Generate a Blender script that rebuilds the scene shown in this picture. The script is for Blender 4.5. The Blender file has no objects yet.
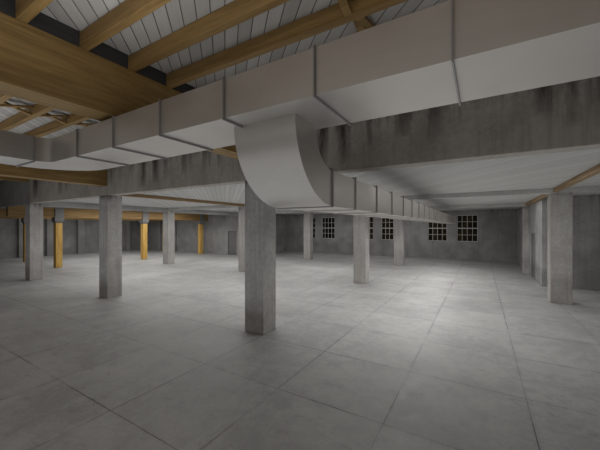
import bpy, bmesh, math, random
from mathutils import Vector, Matrix

random.seed(7)
S = 1.75                      # metres per unit of the survey (eye height = 1)
scene = bpy.context.scene
COL = scene.collection

# ------------------------------------------------------------------ helpers
def box_bm(bm, x0, x1, y0, y1, z0, z1, bev=0.0):
    """add a box given in survey units (scaled to metres); optional bevel in metres"""
    r = bmesh.ops.create_cube(bm, size=1.0)
    vs = r['verts']
    cx, cy, cz = (x0+x1)/2*S, (y0+y1)/2*S, (z0+z1)/2*S
    sx, sy, sz = abs(x1-x0)*S, abs(y1-y0)*S, abs(z1-z0)*S
    for v in vs:
        v.co = Vector((v.co.x*sx+cx, v.co.y*sy+cy, v.co.z*sz+cz))
    if bev > 0:
        es = list({e for v in vs for e in v.link_edges})
        bmesh.ops.bevel(bm, geom=es, offset=bev, segments=2, profile=0.6, affect='EDGES')

def prism_bm(bm, pts_a, pts_b):
    """skin two matching closed loops (metres) into a solid"""
    a = [bm.verts.new(p) for p in pts_a]
    b = [bm.verts.new(p) for p in pts_b]
    n = len(a)
    for i in range(n):
        j = (i+1) % n
        bm.faces.new((a[i], a[j], b[j], b[i]))
    bm.faces.new(list(reversed(a)))
    bm.faces.new(b)

def link(name, bm, mat, parent=None, origin=(0, 0, 0), smooth=False):
    bmesh.ops.recalc_face_normals(bm, faces=bm.faces[:])
    o3 = Vector(origin)*S
    if o3.length > 0:
        bmesh.ops.translate(bm, verts=bm.verts[:], vec=-o3)
    me = bpy.data.meshes.new(name)
    bm.to_mesh(me); bm.free()
    me.materials.append(mat)
    if smooth:
        for p in me.polygons: p.use_smooth = True
    o = bpy.data.objects.new(name, me)
    COL.objects.link(o)
    if parent:
        o.parent = parent
        o.location = o3 - Vector(parent.location)
    else:
        o.location = o3
    return o

def tag(o, label, cat, group=None):
    o['label'] = label; o['category'] = cat
    if group: o['group'] = group
    return o

def empty(name, label, cat, loc, group=None):
    o = bpy.data.objects.new(name, None)
    o.empty_display_size = 0.2
    o.location = Vector(loc)*S
    COL.objects.link(o)
    return tag(o, label, cat, group)

def struct(name, bm, mat, parent=None, origin=(0, 0, 0)):
    o = link(name, bm, mat, parent, origin)
    if not parent: o['kind'] = 'structure'
    return o

def one_box(name, mat, dims, parent=None, origin=None, bev=0.0):
    bm = bmesh.new(); box_bm(bm, *dims, bev=bev)
    if origin is None:
        origin = ((dims[0]+dims[1])/2, (dims[2]+dims[3])/2, dims[4])
    return link(name, bm, mat, parent, origin)

# ------------------------------------------------------------------ materials
class NT:
    def __init__(self, name):
        self.m = bpy.data.materials.new(name); self.m.use_nodes = True
        self.t = self.m.node_tree; self.n = self.t.nodes; self.l = self.t.links
        self.n.clear()
        self.out = self.n.new('ShaderNodeOutputMaterial')
        self.b = self.n.new('ShaderNodeBsdfPrincipled')
        self.l.new(self.b.outputs[0], self.out.inputs[0])
        g = self.n.new('ShaderNodeNewGeometry'); self.pos = g.outputs['Position']
    def put(self, sock, v):
        if hasattr(v, 'is_output'): self.l.new(v, sock)
        else: sock.default_value = v
    def math(self, op, a, b=None, c=None, clamp=False):
        n = self.n.new('ShaderNodeMath'); n.operation = op; n.use_clamp = clamp
        self.put(n.inputs[0], a)
        if b is not None: self.put(n.inputs[1], b)
        if c is not None: self.put(n.inputs[2], c)
        return n.outputs[0]
    def xyz(self, v=None):
        n = self.n.new('ShaderNodeSeparateXYZ'); self.put(n.inputs[0], v or self.pos)
        return n.outputs
    def vec(self, x, y, z):
        n = self.n.new('ShaderNodeCombineXYZ')
        for i, q in enumerate((x, y, z)): self.put(n.inputs[i], q)
        return n.outputs[0]
    def scale(self, s, v=None):
        n = self.n.new('ShaderNodeMapping'); self.put(n.inputs[0], v or self.pos)
        n.inputs['Scale'].default_value = s
        return n.outputs[0]
    def noise(self, v, sc=1.0, det=4.0, rough=0.55, dist=0.0):
        n = self.n.new('ShaderNodeTexNoise')
        self.put(n.inputs['Vector'], v)
        n.inputs['Scale'].default_value = sc; n.inputs['Detail'].default_value = det
        n.inputs['Roughness'].default_value = rough; n.inputs['Distortion'].default_value = dist
        return n.outputs['Fac']
    def ramp(self, f, a, b, lo=0.0, hi=1.0):
        n = self.n.new('ShaderNodeMapRange'); n.interpolation_type = 'SMOOTHSTEP'
        self.put(n.inputs[0], f)
        n.inputs[1].default_value = a; n.inputs[2].default_value = b
        n.inputs[3].default_value = lo; n.inputs[4].default_value = hi
        return n.outputs[0]
    def mix(self, f, a, b, mode='MIX'):
        n = self.n.new('ShaderNodeMix'); n.data_type = 'RGBA'; n.blend_type = mode
        self.put(n.inputs[0], f)
        for i, q in ((6, a), (7, b)):
            if isinstance(q, tuple): q = (*q[:3], 1.0)
            self.put(n.inputs[i], q)
        return n.outputs[2]
    def bump(self, h, strength=0.3, dist=0.01):
        n = self.n.new('ShaderNodeBump'); self.put(n.inputs['Height'], h)
        n.inputs['Strength'].default_value = strength; n.inputs['Distance'].default_value = dist
        self.l.new(n.outputs[0], self.b.inputs['Normal'])
    def done(self, col, rough=0.8, metal=0.0, spec=0.3):
        if isinstance(col, tuple): col = (*col[:3], 1.0)
        self.put(self.b.inputs['Base Color'], col)
        self.put(self.b.inputs['Roughness'], rough)
        self.put(self.b.inputs['Metallic'], metal)
        self.put(self.b.inputs['Specular IOR Level'], spec)
        return self.m

def concrete(name, light, dark, streak=0.35, top=None, reach=0.4, stain=0.8, thresh=0.5, warm=None, runs=()):
    """cast concrete: cloudy tone, vertical form streaks, optional water stains running down from height `top`"""
    k = NT(name)
    cloud = k.noise(k.pos, 1.3, 5, 0.6)
    fine = k.noise(k.pos, 16, 5, 0.75)
    st = k.noise(k.scale((14, 14, 0.5)), 1.0, 4, 0.6)
    f = k.math('ADD', k.math('MULTIPLY', cloud, 0.6), k.math('MULTIPLY', fine, 0.4))
    c = k.mix(k.ramp(f, 0.40, 0.60), dark, light)
    if warm:
        c = k.mix(k.ramp(k.noise(k.scale((6, 6, 0.6)), 1.0, 3), 0.5, 0.75, 0, 0.45), c, warm)
    c = k.mix(k.math('MULTIPLY', k.ramp(st, 0.45, 0.7), streak), c, tuple(q*0.72 for q in dark))
    if top is not None:
        z = k.xyz()[2]
        d = k.math('SUBTRACT', top*S, z)                       # distance below the stain line
        run = k.ramp(k.noise(k.scale((3.4, 3.4, 0.22)), 1.0, 4, 0.65), thresh, thresh+0.2)
        ln = k.math('MULTIPLY', k.noise(k.scale((2.3, 2.3, 0.0)), 1.0, 2), 2.0*reach*S)
        fall = k.math('SUBTRACT', 1.0, k.math('DIVIDE', d, ln), clamp=True)
        m = k.math('MULTIPLY', k.math('MULTIPLY', run, fall), stain, clamp=True)
        c = k.mix(m, c, (0.035, 0.031, 0.021))
        if runs:                                               # individual water runs (x, half width, length, strength)
            x = k.math('ADD', k.xyz()[0], k.math('MULTIPLY', k.math('SUBTRACT', k.noise(k.scale((5, 5, 3)), 1.0, 4, 0.7), 0.5), 0.10))
            tot = None
            for rx, hw, ln_, st_ in runs:
                a = k.math('SUBTRACT', 1.0, k.math('DIVIDE', k.math('ABSOLUTE', k.math('SUBTRACT', x, rx*S)), hw*S), clamp=True)
                b = k.math('SUBTRACT', 1.0, k.math('DIVIDE', d, ln_*S), clamp=True)
                v = k.math('MULTIPLY', k.math('MULTIPLY', k.math('SQRT', a), k.math('SQRT', b)), st_)
                tot = v if tot is None else k.math('MAXIMUM', tot, v)
            grain = k.ramp(k.noise(k.scale((13, 13, 3)), 1.0, 5, 0.7), 0.3, 0.6, 0.7, 1.3)
            c = k.mix(k.math('MULTIPLY', tot, grain, clamp=True), c, (0.030, 0.027, 0.015))
        damp = k.math('MULTIPLY', k.ramp(d, 0.0, 0.28*reach*S*2, 0.6, 0.0), k.ramp(k.noise(k.scale((9, 9, 2.5)), 1.0, 4, 0.7), 0.40, 0.66))
        c = k.mix(k.math('MULTIPLY', damp, min(1.0, stain)), c, (0.05, 0.046, 0.035))
    k.bump(k.math('ADD', fine, k.math('MULTIPLY', st, 0.5)), 0.25, 0.006)
    return k.done(c, 0.85)

def timber(name, axis, c1, c2, c3):
    k = NT(name)
    s = {'x': (0.9, 14, 14), 'y': (14, 0.9, 14), 'z': (22, 22, 1.3)}[axis]
    g = k.noise(k.scale(s), 1.0, 6, 0.62, 0.6)
    s2 = tuple(q*4.5 for q in s)
    g2 = k.noise(k.scale(s2), 1.0, 3, 0.6)
    big = k.noise(k.pos, 1.6, 3)
    c = k.mix(k.ramp(g, 0.33, 0.67), c1, c2)
    c = k.mix(k.ramp(big, 0.4, 0.75, 0, 0.55), c, c3)
    c = k.mix(k.ramp(g2, 0.52, 0.75, 0, 0.45), c, tuple(q*0.55 for q in c1))
    k.bump(g2, 0.15, 0.004)
    return k.done(c, 0.6, 0, 0.3)

def boards(name, w, c1, c2, groove, gw=0.06):
    """tongue and groove boards laid diagonally"""
    k = NT(name)
    p = k.xyz()
    u = k.math('DIVIDE', k.math('MULTIPLY', k.math('ADD', p[0], p[1]), 0.70711), w)
    fr = k.math('FRACT', u); idx = k.math('FLOOR', u)
    wn = k.n.new('ShaderNodeTexWhiteNoise'); wn.noise_dimensions = '1D'
    k.l.new(idx, wn.inputs['W'])
    v = k.math('MULTIPLY', k.math('SUBTRACT', p[1], p[0]), 0.70711)
    g = k.noise(k.vec(k.math('MULTIPLY', u, 6.0), k.math('MULTIPLY', v, 1.1), wn.outputs['Value']), 1.0, 5, 0.65)
    f = k.math('ADD', k.math('MULTIPLY', wn.outputs['Value'], 0.45), k.math('MULTIPLY', g, 0.55))
    c = k.mix(k.ramp(f, 0.2, 0.8), c1, c2)
    edge = k.math('MINIMUM', fr, k.math('SUBTRACT', 1.0, fr))
    gm = k.ramp(edge, gw*0.35, gw, 1.0, 0.0)
    c = k.mix(gm, c, groove)
    k.bump(k.math('SUBTRACT', 1.0, gm), 0.5, 0.008)
    return k.done(c, 0.7, 0, 0.25)

def floor_mat():
    k = NT('floor_slabs')
    p = k.xyz()
    T = 0.652*S
    ux = k.math('DIVIDE', k.math('ADD', p[0], 0.426*S), T)
    uy = k.math('DIVIDE', k.math('SUBTRACT', p[1], 0.874*S), T)
    wob = k.math('MULTIPLY', k.math('SUBTRACT', k.noise(k.pos, 9, 3), 0.5), 0.007)
    def line(u, w):
        fr = k.math('FRACT', k.math('ADD', k.math('ADD', u, wob), 0.5))
        d = k.math('ABSOLUTE', k.math('SUBTRACT', fr, 0.5))
        return d
    dx, dy = line(ux, 0), line(uy, 0)
    d = k.math('MINIMUM', dx, dy)
    wn = k.n.new('ShaderNodeTexWhiteNoise'); wn.noise_dimensions = '2D'
    k.l.new(k.vec(k.math('FLOOR', ux), k.math('FLOOR', uy), 0.0), wn.inputs['Vector'])
    cloud = k.noise(k.pos, 1.1, 6, 0.62)
    mid = k.noise(k.scale((5, 5, 5)), 1.0, 6, 0.7, 0.4)
    fine = k.noise(k.pos, 28, 4, 0.75)
    f = k.math('ADD', k.math('ADD', k.math('MULTIPLY', cloud, 0.38), k.math('MULTIPLY', mid, 0.42)),
               k.math('ADD', k.math('MULTIPLY', fine, 0.2), k.math('MULTIPLY', wn.outputs['Value'], 0.05)))
    c = k.mix(k.ramp(f, 0.40, 0.64), (0.275, 0.273, 0.269), (0.40, 0.397, 0.391))
    # scuffs and trowel marks
    sc = k.noise(k.scale((3.2, 7.5, 1)), 1.0, 5, 0.7, 1.4)
    c = k.mix(k.ramp(sc, 0.58, 0.70, 0, 0.5), c, (0.17, 0.168, 0.162))
    sl = k.noise(k.scale((8, 2.6, 1)), 1.0, 4, 0.65, 1.0)
    c = k.mix(k.ramp(sl, 0.62, 0.76, 0, 0.35), c, (0.48, 0.475, 0.46))
    # worn band along the joints, then the joint itself
    br = k.noise(k.pos, 6, 4, 0.7)
    band = k.math('MULTIPLY', k.ramp(d, 0.004, 0.04, 0.30, 0.0), k.ramp(br, 0.42, 0.66))
    c = k.mix(band, c, (0.15, 0.148, 0.14))
    gap = k.math('MULTIPLY', k.ramp(d, 0.002, 0.0055, 1.0, 0.0), k.ramp(k.noise(k.pos, 0.9, 3), 0.38, 0.62, 0.15, 0.9))
    c = k.mix(gap, c, (0.035, 0.034, 0.032))
    k.bump(k.math('SUBTRACT', mid, k.math('MULTIPLY', gap, 1.5)), 0.12, 0.006)
    return k.done(c, k.ramp(mid, 0.3, 0.7, 0.5, 0.72), 0, 0.35)

def galv(name, base, rough, metal=0.75):
    k = NT(name)
    n1 = k.noise(k.pos, 2.2, 4, 0.6)
    n2 = k.noise(k.scale((3, 3, 26)), 1.0, 3, 0.6)
    c = k.mix(k.ramp(n1, 0.3, 0.7), tuple(q*0.9 for q in base), base)
    c = k.mix(k.ramp(n2, 0.45, 0.7, 0, 0.18), c, tuple(q*0.8 for q in base))
    return k.done(c, k.ramp(n1, 0.3, 0.7, rough-0.05, rough+0.07), metal, 0.4)

M = {}
M['floor'] = floor_mat()
M['conc_col'] = concrete('column_concrete', (0.44, 0.425, 0.41), (0.32, 0.31, 0.30), 0.4, top=1.447, reach=0.10, stain=0.75, thresh=0.42, warm=(0.33, 0.28, 0.25))
M['conc_beam'] = concrete('beam_concrete', (0.40, 0.365, 0.33), (0.295, 0.27, 0.245), 0.4, top=1.86, reach=0.30, stain=1.0, thresh=0.48, runs=[(-1.12, 0.05, 0.42, 0.95), (-0.93, 0.055, 0.36, 0.9), (-0.72, 0.025, 0.25, 0.7), (-0.47, 0.06, 0.22, 0.9), (-0.3, 0.02, 0.3, 0.5), (0.31, 0.05, 0.22, 0.8), (0.44, 0.035, 0.3, 0.7), (-3.62, 0.07, 0.36, 0.9), (-3.37, 0.07, 0.33, 0.9), (-2.85, 0.04, 0.28, 0.8), (-2.3, 0.03, 0.25, 0.6), (-5.95, 0.10, 0.34, 0.85), (-5.72, 0.06, 0.3, 0.7), (-6.95, 0.12, 0.35, 0.85)])
M['conc_wall'] = concrete('wall_concrete', (0.33, 0.325, 0.32), (0.235, 0.232, 0.228), 0.35, top=1.53, reach=0.20, stain=0.9, thresh=0.52)
M['conc_plain'] = concrete('plain_concrete', (0.33, 0.325, 0.315), (0.25, 0.245, 0.24), 0.2)
M['conc_white'] = concrete('pale_beam_concrete', (0.52, 0.515, 0.50), (0.42, 0.415, 0.405), 0.15)
M['wood_y'] = timber('timber_along_hall', 'y', (0.17, 0.102, 0.034), (0.30, 0.19, 0.07), (0.235, 0.138, 0.042))
M['wood_x'] = timber('timber_rafter', 'x', (0.17, 0.10, 0.034), (0.285, 0.177, 0.064), (0.225, 0.133, 0.042))
M['wood_z'] = timber('timber_post', 'z', (0.45, 0.26, 0.06), (0.72, 0.46, 0.14), (0.60, 0.36, 0.09))
M['wood_far'] = timber('timber_purlin', 'y', (0.20, 0.13, 0.065), (0.30, 0.20, 0.105), (0.24, 0.155, 0.08))
M['wood_post_beam'] = timber('timber_post_beam', 'y', (0.20, 0.12, 0.045), (0.33, 0.21, 0.085), (0.26, 0.16, 0.06))
M['block'] = timber('dark_blocking', 'y', (0.030, 0.029, 0.030), (0.05, 0.048, 0.047), (0.04, 0.038, 0.038))
M['boards'] = boards('grey_boards', 0.113, (0.38, 0.357, 0.338), (0.50, 0.475, 0.455), (0.085, 0.08, 0.075), 0.05)
M['boards_far'] = boards('white_boards', 0.113, (0.42, 0.418, 0.408), (0.50, 0.497, 0.487), (0.28, 0.278, 0.27), 0.07)
M['duct'] = galv('galvanised_sheet', (0.50, 0.465, 0.435), 0.42, 0.65)
M['flange'] = galv('flange_steel', (0.30, 0.285, 0.275), 0.5, 0.4)
M['steel_grey'] = galv('post_bracket_grey', (0.20, 0.20, 0.20), 0.6, 0.2)
M['door'] = concrete('door_grey', (0.19, 0.188, 0.185), (0.15, 0.148, 0.146), 0.2)
M['muntin'] = NT('window_bar_white').done((0.55, 0.55, 0.53), 0.6)
kg = NT('window_glass')
M['glass'] = kg.done((0.9, 0.92, 0.9), 0.05, 0, 0.5)
kg.b.inputs['Transmission Weight'].default_value = 1.0
kg.b.inputs['IOR'].default_value = 1.05
kn = NT('night_yard')
M['yard'] = kn.done(kn.mix(kn.ramp(kn.noise(kn.scale((2.5, 2.5, 0.7)), 1.0, 4), 0.45, 0.7), (0.012, 0.011, 0.010), (0.05, 0.04, 0.025)), 0.9)

# ------------------------------------------------------------------ key dimensions (survey units)
GX = [1.01, -1.73, -4.47, -7.21]          # right-hand face of each column line
GY = [2.216, 5.11, 8.03]                  # front face of each column row
CW, CD = 0.225, 0.203
ZB = 1.445                                # underside of concrete beams
ZC = 1.51                                 # low board ceiling
ZH = 1.988                                # high board ceiling
YBACK, XLEFT, XR, YFRONT = 10.5, -13.0, 3.75, -4.0
YL = 8.02                                 # rear wall of the left wing
XJ = -6.95                                # side of the projecting block
YR, XRW = 6.43, 0.88                      # projecting block on the right
T = 0.12

# ------------------------------------------------------------------ setting
bm = bmesh.new(); box_bm(bm, XLEFT-T, XR+T, YFRONT-T, YBACK+T, -0.12, 0); struct('floor', bm, M['floor'])
bm = bmesh.new(); box_bm(bm, XLEFT, XR, YFRONT, 2.216, ZH, ZH+0.05); struct('ceiling', bm, M['boards'])
bm = bmesh.new(); box_bm(bm, XLEFT, XR, 2.34, YBACK, ZC, ZC+0.05); struct('ceiling_rear', bm, M['boards_far'])

# rear wall with six window openings
WX = [(-6.17, -5.62), (-5.33, -4.78), (-3.83, -3.28), (-2.99, -2.435), (-1.47, -0.915), (-0.634, -0.08)]
WZ0, WZ1 = 0.555, 1.365
bm = bmesh.new()
box_bm(bm, XJ, XRW+0.3, YBACK, YBACK+T, 0, WZ0)
box_bm(bm, XJ, XRW+0.3, YBACK, YBACK+T, WZ1, ZC+0.05)
xs = [XJ] + [q for w in WX for q in w] + [XRW+0.3]
for i in range(0, len(xs), 2):
    box_bm(bm, xs[i], xs[i+1], YBACK, YBACK+T, WZ0, WZ1)
struct('wall_back', bm, M['conc_wall'])
bm = bmesh.new(); box_bm(bm, XLEFT-T, XLEFT, YFRONT, YL, 0, ZH+0.05); struct('wall_left', bm, M['conc_wall'])
# rear wall of left wing (door opening) and the side of the block
DX0, DX1, DZ = -7.87, -7.46, 0.865
bm = bmesh.new()
box_bm(bm, XLEFT-T, DX0, YL, YL+T, 0, ZC+0.05)
box_bm(bm, DX1, XJ, YL, YL+T, 0, ZC+0.05)
box_bm(bm, DX0, DX1, YL, YL+T, DZ, ZC+0.05)
struct('wall_rear_left', bm, M['conc_wall'])
bm = bmesh.new(); box_bm(bm, XJ-T, XJ, YL+T, YBACK+T, 0, ZC+0.05); struct('wall_block_left', bm, M['conc_wall'])
# right block with door opening
RY0, RY1, RZ = 7.17, 7.63, 0.885
bm = bmesh.new()
box_bm(bm, XRW, XRW+T, YR, RY0, 0, ZC+0.05)
box_bm(bm, XRW, XRW+T, RY1, YBACK, 0, ZC+0.05)
box_bm(bm, XRW, XRW+T, RY0, RY1, RZ, ZC+0.05)
box_bm(bm, XRW+T, XR, YR, YR+T, 0, ZC+0.05)
struct('wall_block_right', bm, M['conc_wall'])
bm = bmesh.new(); box_bm(bm, XR, XR+T, YFRONT, YR+T, 0, ZH+0.05); struct('wall_right', bm, M['conc_wall'])
bm = bmesh.new(); box_bm(bm, XLEFT-T, XR+T, YFRONT-T, YFRONT, 0, ZH+0.05); struct('wall_front', bm, M['conc_wall'])
bm = bmesh.new(); box_bm(bm, XJ-1, XRW+1.5, YBACK+2.2, YBACK+2.25, -0.2, 2.2); struct('trim_11', bm, M['yard'])  # stand-in hedge backdrop outside the windows, turns the panes dark brown

# pilasters of the left wall and panel edges
for i, (y0, y1) in enumerate([(2.4, 2.62), (3.05, 3.34), (3.68, 3.84), (4.42, 4.66), (5.36, 5.58), (6.35, 6.55), (7.15, 7.3)]):
    bm = bmesh.new(); box_bm(bm, XLEFT, XLEFT+0.14, y0, y1, 0, ZC, bev=0.01); struct('trim_%d' % (i+1), bm, M['conc_plain'])
for i, x0 in enumerate((-11.9, -10.9, -9.55)):
    bm = bmesh.new(); box_bm(bm, x0, x0+0.16, YL-0.08, YL, 0, ZC, bev=0.01); struct('trim_%d' % (i+8), bm, M['conc_wall'])

# windows
for i, (a, b) in enumerate(WX):
    root = bpy.data.objects.new('window_%d' % (i+1), None)
    root.location = Vector(((a+b)/2, YBACK+0.04, WZ0))*S
    root['kind'] = 'structure'; COL.objects.link(root)
    y0, y1 = YBACK+0.03, YBACK+0.052
    fw = 0.014
    bm = bmesh.new()
    box_bm(bm, a, a+fw, y0, y1, WZ0, WZ1); box_bm(bm, b-fw, b, y0, y1, WZ0, WZ1)
    box_bm(bm, a, b, y0, y1, WZ0, WZ0+fw); box_bm(bm, a, b, y0, y1, WZ1-fw, WZ1)
    link('window_frame', bm, M['muntin'], root)
    bm = bmesh.new()
    for q in (1, 2, 3):
        x = a+(b-a)*q/4
        box_bm(bm, x-0.006, x+0.006, y0+0.004, y1-0.004, WZ0+fw, WZ1-fw)
        z = WZ0+(WZ1-WZ0)*q/4; hw = 0.014 if q == 2 else 0.006
        box_bm(bm, a+fw, b-fw, y0+0.002, y1-0.002, z-hw, z+hw)
    link('muntins', bm, M['muntin'], root)
    bm = bmesh.new(); box_bm(bm, a+fw*0.5, b-fw*0.5, YBACK+0.039, YBACK+0.043, WZ0+fw*0.5, WZ1-fw*0.5)
    link('window_pane', bm, M['glass'], root)

# doors
def door(name, dims, axis):
    x0, x1, y0, y1, z1 = dims
    root = bpy.data.objects.new(name, None); root['kind'] = 'structure'
    root.location = Vector(((x0+x1)/2, (y0+y1)/2, 0))*S; COL.objects.link(root)
    f = 0.022
    bm = bmesh.new()
    if axis == 'x':
        box_bm(bm, x0, x0+f, y0-0.006, y1, 0, z1); box_bm(bm, x1-f, x1, y0-0.006, y1, 0, z1)
        box_bm(bm, x0+f, x1-f, y0-0.006, y1, z1-f, z1)
        link('door_frame', bm, M['door'], root)
        bm = bmesh.new(); box_bm(bm, x0+f, x1-f, y0+0.02, y0+0.045, 0.004, z1-f)
        link('door_leaf', bm, M['door'], root)
        bm = bmesh.new(); box_bm(bm, x1-f-0.05, x1-f-0.02, y0+0.002, y0+0.02, 0.50, 0.515)
        link('door_handle', bm, M['steel_grey'], root)
    else:
        box_bm(bm, x0-0.006, x1, y0, y0+f, 0, z1); box_bm(bm, x0-0.006, x1, y1-f, y1, 0, z1)
        box_bm(bm, x0-0.006, x1, y0+f, y1-f, z1-f, z1)
        link('door_frame', bm, M['door'], root)
        bm = bmesh.new(); box_bm(bm, x0+0.02, x0+0.045, y0+f, y1-f, 0.004, z1-f)
        link('door_leaf', bm, M['door'], root)
        bm = bmesh.new(); box_bm(bm, x0+0.002, x0+0.02, y0+f+0.02, y0+f+0.05, 0.50, 0.515)
        link('door_handle', bm, M['steel_grey'], root)
door('door_1', (DX0, DX1, YL, YL+0.08, DZ), 'x')
door('door_2', (XRW, XRW+0.08, RY0, RY1, RZ), 'y')

# ------------------------------------------------------------------ concrete columns
def column_mesh():
    bm = bmesh.new(); box_bm(bm, -CW/2, CW/2, 0, CD, 0, ZB, bev=0.012)
    return bm
col0 = link('concrete_column', column_mesh(), M['conc_col'])
cols = [
    (1, 0, 'square concrete column nearest the camera, standing under the curved duct bend'),
    (2, 0, 'square concrete column below the end of the low timber beam, left of the nearest column'),
    (3, 0, 'square concrete column at far left of the front row, beside the leftmost timber posts'),
    (0, 1, 'square concrete column at far right of the photo, in front of the stained wall'),
    (1, 1, 'square concrete column standing second behind the duct bend, under the straight branch duct'),
    (2, 1, 'square concrete column half hidden behind the left edge of the nearest column'),
    (3, 1, 'square concrete column between the slim timber posts at the left rear'),
    (1, 2, 'square concrete column under the far half of the branch duct, third in its line'),
    (2, 2, 'square concrete column left of the back wall windows, seen just right of the nearest column'),
    (0, 2, 'concrete column set against the right wall near the far right corner'),
]
for n, (i, j, lab) in enumerate(cols):
    o = col0 if n == 0 else col0.copy()
    if n: COL.objects.link(o)
    o.location = Vector((GX[i]-CW/2, GY[j], 0))*S
    tag(o, lab, 'column', 'square concrete columns')

# ------------------------------------------------------------------ concrete beams
bm = bmesh.new(); box_bm(bm, GX[3], XR, GY[0], 2.34, ZB, ZH+0.05, bev=0.01)
tag(link('concrete_beam', bm, M['conc_beam'], None, (-1.73, GY[0], ZB)), 'deep stained concrete beam carried by the front row of columns behind the trunk duct', 'beam')
bm = bmesh.new(); box_bm(bm, XLEFT, GX[3]-0.006, GY[0]+0.09, 2.34, ZB-0.01, ZH+0.05, bev=0.01)
tag(link('concrete_beam', bm, M['conc_plain'], None, (-9, GY[0]+0.09, ZB)), 'plain grey concrete beam at the left edge beyond the leftmost front column', 'beam')
one = one_box('concrete_beam', M['conc_white'], (GX[3], XR, GY[1], GY[1]+0.13, ZB, ZC), bev=0.008)
tag(one, 'thin pale concrete beam under the white board ceiling over the middle row of columns', 'beam')
one = one_box('concrete_beam', M['conc_white'], (XJ, XRW, GY[2], GY[2]+0.13, ZB, ZC), bev=0.008)
tag(one, 'thin pale concrete beam over the rearmost columns nearest the windows', 'beam')
one = one_box('concrete_beam', M['conc_plain'], (GX[3]-0.2, GX[3]-0.004, 2.345, YL-0.01, 1.395, ZC), bev=0.008)
tag(one, 'grey concrete edge beam running back from the far left front column', 'beam')

# thin timber beams under the white board ceiling
for x0, lab in ((0.815, 'thin brown timber beam under the white ceiling at the right edge, above the right column'),
                (-4.56, 'thin brown timber beam crossing the white ceiling behind the deep stained concrete beam')):
    o = one_box('timber_beam', M['wood_far'], (x0, x0+0.05, 2.345, GY[1]-0.005, ZB+0.012, ZC), bev=0.006)
    tag(o, lab, 'beam')
o = one_box('timber_beam', M['wood_far'], (0.815, 0.865, GY[1]+0.135, GY[2]-0.005, ZB+0.012, ZC), bev=0.006)
tag(o, 'short brown timber beam along the top of the right wall beyond the right column', 'beam')

# ------------------------------------------------------------------ big timber beams of the high bay
BW = 0.16
o = one_box('timber_beam', M['wood_y'], (GX[1]-BW, GX[1], YFRONT, GY[0]-0.002, 1.612, 1.906), bev=0.008)
tag(o, 'broad brown timber beam at upper left passing over the trunk duct', 'beam')
o = one_box('timber_beam', M['wood_y'], (GX[2]-BW, GX[2], YFRONT, GY[0]-0.002, 1.572, 1.906), bev=0.008)
tag(o, 'brown timber beam showing below the duct at left, ending at the concrete beam', 'beam')
o = one_box('timber_beam', M['wood_y'], (GX[0]-BW, GX[0], YFRONT, GY[0]-0.002, 1.612, 1.906), bev=0.008)
tag(o, 'brown timber beam outside the right edge of the photo above the trunk duct', 'beam')
o = one_box('timber_beam', M['wood_y'], (GX[3]-BW, GX[3], YFRONT, GY[0]-0.002, 1.84, 1.906), bev=0.008)
tag(o, 'brown timber beam farthest left, mostly hidden above the low beam', 'beam')

# rafters
RW = 0.040
RYS = [0.241-0.244*1+0.244*k for k in range(0, 9)]
RYS = [y for y in RYS if y < 2.15]
ordn = ['second beyond the top left corner', 'first beyond the top left corner', 'cutting the top left corner of the photo', 'second from the top left corner',
        'third from the top left corner', 'lowest of those seen right of the broad beam', 'running just above the trunk duct', 'closest to the deep concrete beam']
for y, od in zip(RYS, ordn):
    o = one_box('rafter', M['wood_x'], (-12.9, XR-0.05, y, y+RW, 1.906, ZH-0.004), bev=0.006)
    tag(o, 'brown timber rafter under the grey boards, %s' % od, 'rafter', 'rafters of the high ceiling')

# dark blocking between the rafters on the two beams
bays = ['first', 'second', 'third', 'fourth', 'fifth', 'sixth', 'seventh', 'eighth']
for gx, where in ((GX[1], 'broad upper left beam'),):
    for k in range(1, 6):
        o = one_box('blocking_board', M['block'], (gx-0.03, gx-0.006, RYS[k]+RW, RYS[k+1], 1.906, ZH))
        tag(o, 'dark blocking board on the %s, %s rafter gap from the left' % (where, bays[k-1]), 'blocking', 'blocking between the rafters')

# cross bridging between rafters
def bridging(x, k, lab):
    y0, y1 = RYS[k]+RW, RYS[k+1]
    root = empty('cross_bridging', lab, 'bracing', (x, (y0+y1)/2, 1.91), 'cross bridging between the rafters')
    for s in (0, 1):
        xa = x-0.036 + s*0.036
        za, zb = (1.965, 1.909) if s == 0 else (1.909, 1.965)
        t = 0.015
        bm = bmesh.new()
        lp = lambda xx: [Vector((xx, y0, za))*S, Vector((xx, y1, zb))*S, Vector((xx, y1, zb+t))*S, Vector((xx, y0, za+t))*S]
        prism_bm(bm, lp(xa), lp(xa+0.034))
        link('strut', bm, M['wood_x'], root)
for x, k, lab in (
        (-0.47, 4, 'crossed timber struts at the top edge of the photo, just above the lowest visible rafter'),
        (-0.47, 5, 'crossed timber struts right of the broad beam, partly hidden behind the top of the duct'),
        (-3.13, 3, 'crossed timber struts below the broad beam at left, leftmost of the three pairs'),
        (-3.13, 4, 'crossed timber struts below the broad beam at left, middle one of the three pairs'),
        (-3.13, 5, 'crossed timber struts below the broad beam at left, rightmost of the three pairs')):
    bridging(x, k, lab)

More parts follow.
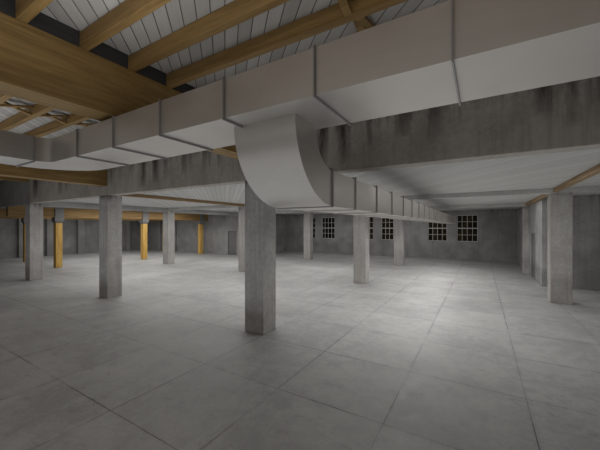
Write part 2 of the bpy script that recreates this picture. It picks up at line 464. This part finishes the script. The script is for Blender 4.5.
# ------------------------------------------------------------------ ventilation duct
DY0, DY1, DZ0, DZ1 = 0.865, 1.174, 1.4295, 1.586
duct = empty('ventilation_duct', 'large galvanised sheet metal duct crossing the photo, with a curved drop to a long branch', 'duct', (-0.75, DY0, DZ0))
seams = [-2.08, -1.677, -1.273, -0.867, -0.463, -0.062, 0.34, 0.745, 1.15, 1.55, 1.95, 2.35, 2.75, 3.15, 3.55]
g = 0.0
for i in range(len(seams)-1):
    bm = bmesh.new(); box_bm(bm, seams[i], seams[i+1], DY0, DY1, DZ0, DZ1)
    link('trunk_section', bm, M['duct'], duct)
fl = 0.010
for x in seams:
    bm = bmesh.new(); box_bm(bm, x-0.0024, x+0.0024, DY0-fl, DY1+0.004, DZ0-fl, DZ1+0.004)
    link('flange', bm, M['flange'], duct)
# corner bend and the run towards the viewer
R = 0.08; cx, cy = -2.48+R, DY0-R; Wd = DY1-DY0
inn, outr = [(-2.08, DY0)], [(-2.08, DY1)]
for k in range(0, 13):
    a = math.radians(90+90*k/12)
    inn.append((cx+R*math.cos(a), cy+R*math.sin(a)))
    outr.append((cx+(R+Wd)*math.cos(a), cy+(R+Wd)*math.sin(a)))
loop = inn + outr[::-1]
bm = bmesh.new()
prism_bm(bm, [Vector((x, y, DZ0))*S for x, y in loop], [Vector((x, y, DZ1))*S for x, y in loop])
link('corner_bend', bm, M['duct'], duct)
x1, x0 = -2.48, -2.48-Wd
ys = [cy-0.403*k for k in range(0, 10)]
for k, y in enumerate(ys):
    bm = bmesh.new(); box_bm(bm, x0-0.004, x1+fl*0.7, y-0.0024, y+0.0024, DZ0-fl, DZ1+0.004); link('flange', bm, M['flange'], duct)
    if k < len(ys)-1:
        bm = bmesh.new(); box_bm(bm, x0, x1, ys[k+1], y, DZ0, DZ1); link('run_section', bm, M['duct'], duct)
# curved drop
BX0, BX1 = -0.912, -0.602
Ro, Ri = 0.331, 0.164
yc, zc = 0.966+Ro, DZ0
o_, i_ = [], []
for k in range(0, 29):
    a = math.radians(180+90*k/28)
    o_.append((yc+Ro*math.cos(a), zc+Ro*math.sin(a))); i_.append((yc+Ri*math.cos(a), zc+Ri*math.sin(a)))
bm = bmesh.new()
def strip(pa, pb, xa, xb):
    A = [bm.verts.new(Vector((xa, y, z))*S) for y, z in pa]; B = [bm.verts.new(Vector((xb, y, z))*S) for y, z in pb]
    fs = []
    for q in range(len(A)-1):
        fs.append(bm.faces.new((A[q], A[q+1], B[q+1], B[q])))
    return fs
curved = strip(o_, o_, BX0, BX1) + strip(i_, i_, BX0, BX1)
flat = strip(o_, i_, BX0, BX0) + strip(o_, i_, BX1, BX1)
for f in curved: f.smooth = True
bmesh.ops.remove_doubles(bm, verts=bm.verts[:], dist=1e-5)
for e in bm.edges:
    if len(e.link_faces) == 2 and e.link_faces[0].smooth != e.link_faces[1].smooth: e.smooth = False
link('drop_elbow', bm, M['duct'], duct)
BZ0, BZ1 = zc-Ro, zc-Ri
ys = [yc] + [yc+0.308+0.402*k for k in range(0, 21)]
ys = [y for y in ys if y < 9.25]
for k, y in enumerate(ys):
    bm = bmesh.new(); box_bm(bm, BX0-fl*0.7, BX1+fl*0.7, y-0.004, y+0.004, BZ0-fl*0.5, BZ1+fl*1.3); link('flange', bm, M['flange'] if k == 0 else M['duct'], duct)  # first ring darker, standing in for the shadow below the elbow
    if k < len(ys)-1:
        bm = bmesh.new(); box_bm(bm, BX0, BX1, y, ys[k+1], BZ0, BZ1); link('branch_section', bm, M['duct'], duct)

# ------------------------------------------------------------------ timber posts with steel saddles, left wing
PX = [-8.97, -11.15]
PB0, PB1 = 1.235, 1.485
pw = 0.069
def post(x, y, lab):
    root = empty('timber_post', lab, 'post', (x, y, 0), 'timber posts of the left wing')
    bm = bmesh.new(); box_bm(bm, x-pw, x+pw, y-pw, y+pw, 0, 1.10, bev=0.015)
    link('shaft', bm, M['wood_z'], root)
    bm = bmesh.new()
    sq = lambda h, z: [Vector((x-h, y-h, z))*S, Vector((x+h, y-h, z))*S, Vector((x+h, y+h, z))*S, Vector((x-h, y+h, z))*S]
    prism_bm(bm, sq(0.072, 1.10), sq(0.098, 1.16))
    prism_bm(bm, sq(0.098, 1.16), sq(0.098, PB0-0.002))
    box_bm(bm, x+0.072, x+0.094, y-0.09, y+0.09, PB0-0.002, PB1+0.01)
    box_bm(bm, x-0.094, x-0.072, y-0.09, y+0.09, PB0-0.002, PB1+0.01)
    link('saddle_bracket', bm, M['steel_grey'], root)
post(PX[0], 3.30, 'yellow timber post with grey bracket, nearest of the slim posts at left')
post(PX[0], 5.52, 'yellow timber post with grey bracket between the second front column and the rear left column')
post(PX[0], 7.72, 'yellow timber post farthest back, close to the rear left wall and door')
post(PX[1], 3.36, 'yellow timber post peeping out behind the far left front column')
post(PX[1], 7.76, 'timber post almost hidden behind the left edge of the rear left column')
for x, lab in ((PX[0], 'orange timber beam on the front line of slim posts at left'), (PX[1], 'orange timber beam on the rear line of slim posts at left')):
    o = one_box('timber_beam', M['wood_post_beam'], (x-0.07, x+0.07, 2.36, YL-0.004, PB0, PB1), bev=0.008)
    tag(o, lab, 'beam')

# ------------------------------------------------------------------ lights
def area(name, loc, sx, sy, power, rot=(0, 0, 0), col=(1, 1, 1)):
    l = bpy.data.lights.new(name, 'AREA'); l.shape = 'RECTANGLE'
    l.size = sx*S; l.size_y = sy*S; l.energy = power; l.color = col
    o = bpy.data.objects.new(name, l); o.location = Vector(loc)*S; o.rotation_euler = rot
    COL.objects.link(o); return o
NEU = (1.0, 0.99, 0.97)
def bulb(loc, power, rad=0.25):
    l = bpy.data.lights.new('bulb', 'POINT'); l.energy = power; l.shadow_soft_size = rad*S; l.color = NEU
    o = bpy.data.objects.new('bulb', l); o.location = Vector(loc)*S; COL.objects.link(o); return o
UP = (math.radians(180), 0, 0)
for x in (-3.2, -5.95):
    for y, p in ((3.6, 66), (6.3, 66)):
        area('bay_fill', (x, y, 1.49), 1.7, 1.5, p, col=NEU)  # added downward fill under the bay ceiling, no fixture there
        area('up_fill', (x, y, 0.45), 2.4, 2.6, 13, rot=UP, col=NEU)  # added upward fill to brighten the ceiling
for y, p in ((3.6, 36), (5.6, 44), (7.5, 30)):                     # added fill under the branch duct for the floor pools, no fixtures
    area('duct_fill', (-0.757, y, 1.085), 0.28, 1.9, p, col=NEU)
for y in (3.75, 6.6):
    area('up_fill', (-0.3, y, 0.30), 2.6, 2.6, 19, rot=UP, col=NEU)  # added upward fill for the ceiling around the branch duct
for y in (3.75, 6.3):
    area('bay_fill', (0.35, y, 1.49), 0.7, 1.4, 20, col=NEU)  # added fill for the side of the branch duct
area('bay_fill', (2.4, 3.9, 1.49), 1.4, 1.4, 18, col=NEU)  # added fill for the right bay
area('up_fill', (2.4, 3.9, 0.45), 2.2, 2.3, 12, rot=UP, col=NEU)  # added upward fill for the right bay ceiling
area('bay_fill', (-3.1, 9.3, 1.49), 5.5, 1.2, 38, col=NEU)  # added fill in front of the back wall
area('up_fill', (-3.1, 9.3, 0.35), 6.0, 1.4, 20, rot=UP, col=NEU)  # added upward fill along the back wall
area('bay_fill', (-8.2, 5.2, 1.49), 0.7, 3.5, 85, col=NEU)  # added fill strips for the left wing, no fixtures
area('bay_fill', (-10.1, 5.2, 1.47), 0.8, 3.5, 80, col=NEU)
area('bay_fill', (-12.0, 5.2, 1.47), 0.6, 3.5, 30, col=NEU)
# added high-bay fill: upward above duct level, low under the duct and behind the viewer
for x, p in ((-0.4, 42), (-3.15, 24), (-5.9, 34)):
    area('up_fill', (x, -0.5, 1.595), 2.2, 2.6, p, rot=UP, col=NEU)
area('floor_fill', (-2.9, 0.3, 0.15), 8.8, 3.4, 130, rot=UP, col=(0.91, 0.97, 1.0))  # added upward fill for the duct underside and elbow
area('low_fill', (-3.0, -2.2, 1.40), 7.0, 1.6, 80, rot=(math.radians(20), 0, 0), col=NEU)  # added fill for the column fronts, kept below the duct
area('yard_fill', (-3.0, YBACK+0.5, 1.9), 5.0, 0.5, 90, rot=(math.radians(25), 0, 0), col=(1, 0.85, 0.6))  # added fill outside, lights the backdrop behind the panes

w = bpy.data.worlds.new('night'); scene.world = w; w.use_nodes = True
w.node_tree.nodes['Background'].inputs[0].default_value = (0.02, 0.022, 0.025, 1)
w.node_tree.nodes['Background'].inputs[1].default_value = 0.4

# ------------------------------------------------------------------ camera
cd = bpy.data.cameras.new('camera'); cam = bpy.data.objects.new('camera', cd); COL.objects.link(cam)
cd.sensor_width = 36; cd.lens = 36*301/600.0; cd.shift_y = 2.0/600.0; cd.clip_start = 0.05
cam.location = (0, 0, S); cam.rotation_euler = (math.radians(90), 0, math.radians(31.0))
scene.camera = cam

vs = scene.view_settings
vs.view_transform = 'Standard'; vs.look = 'None'; vs.exposure = 0.0; vs.gamma = 1.0; vs.use_curve_mapping = False
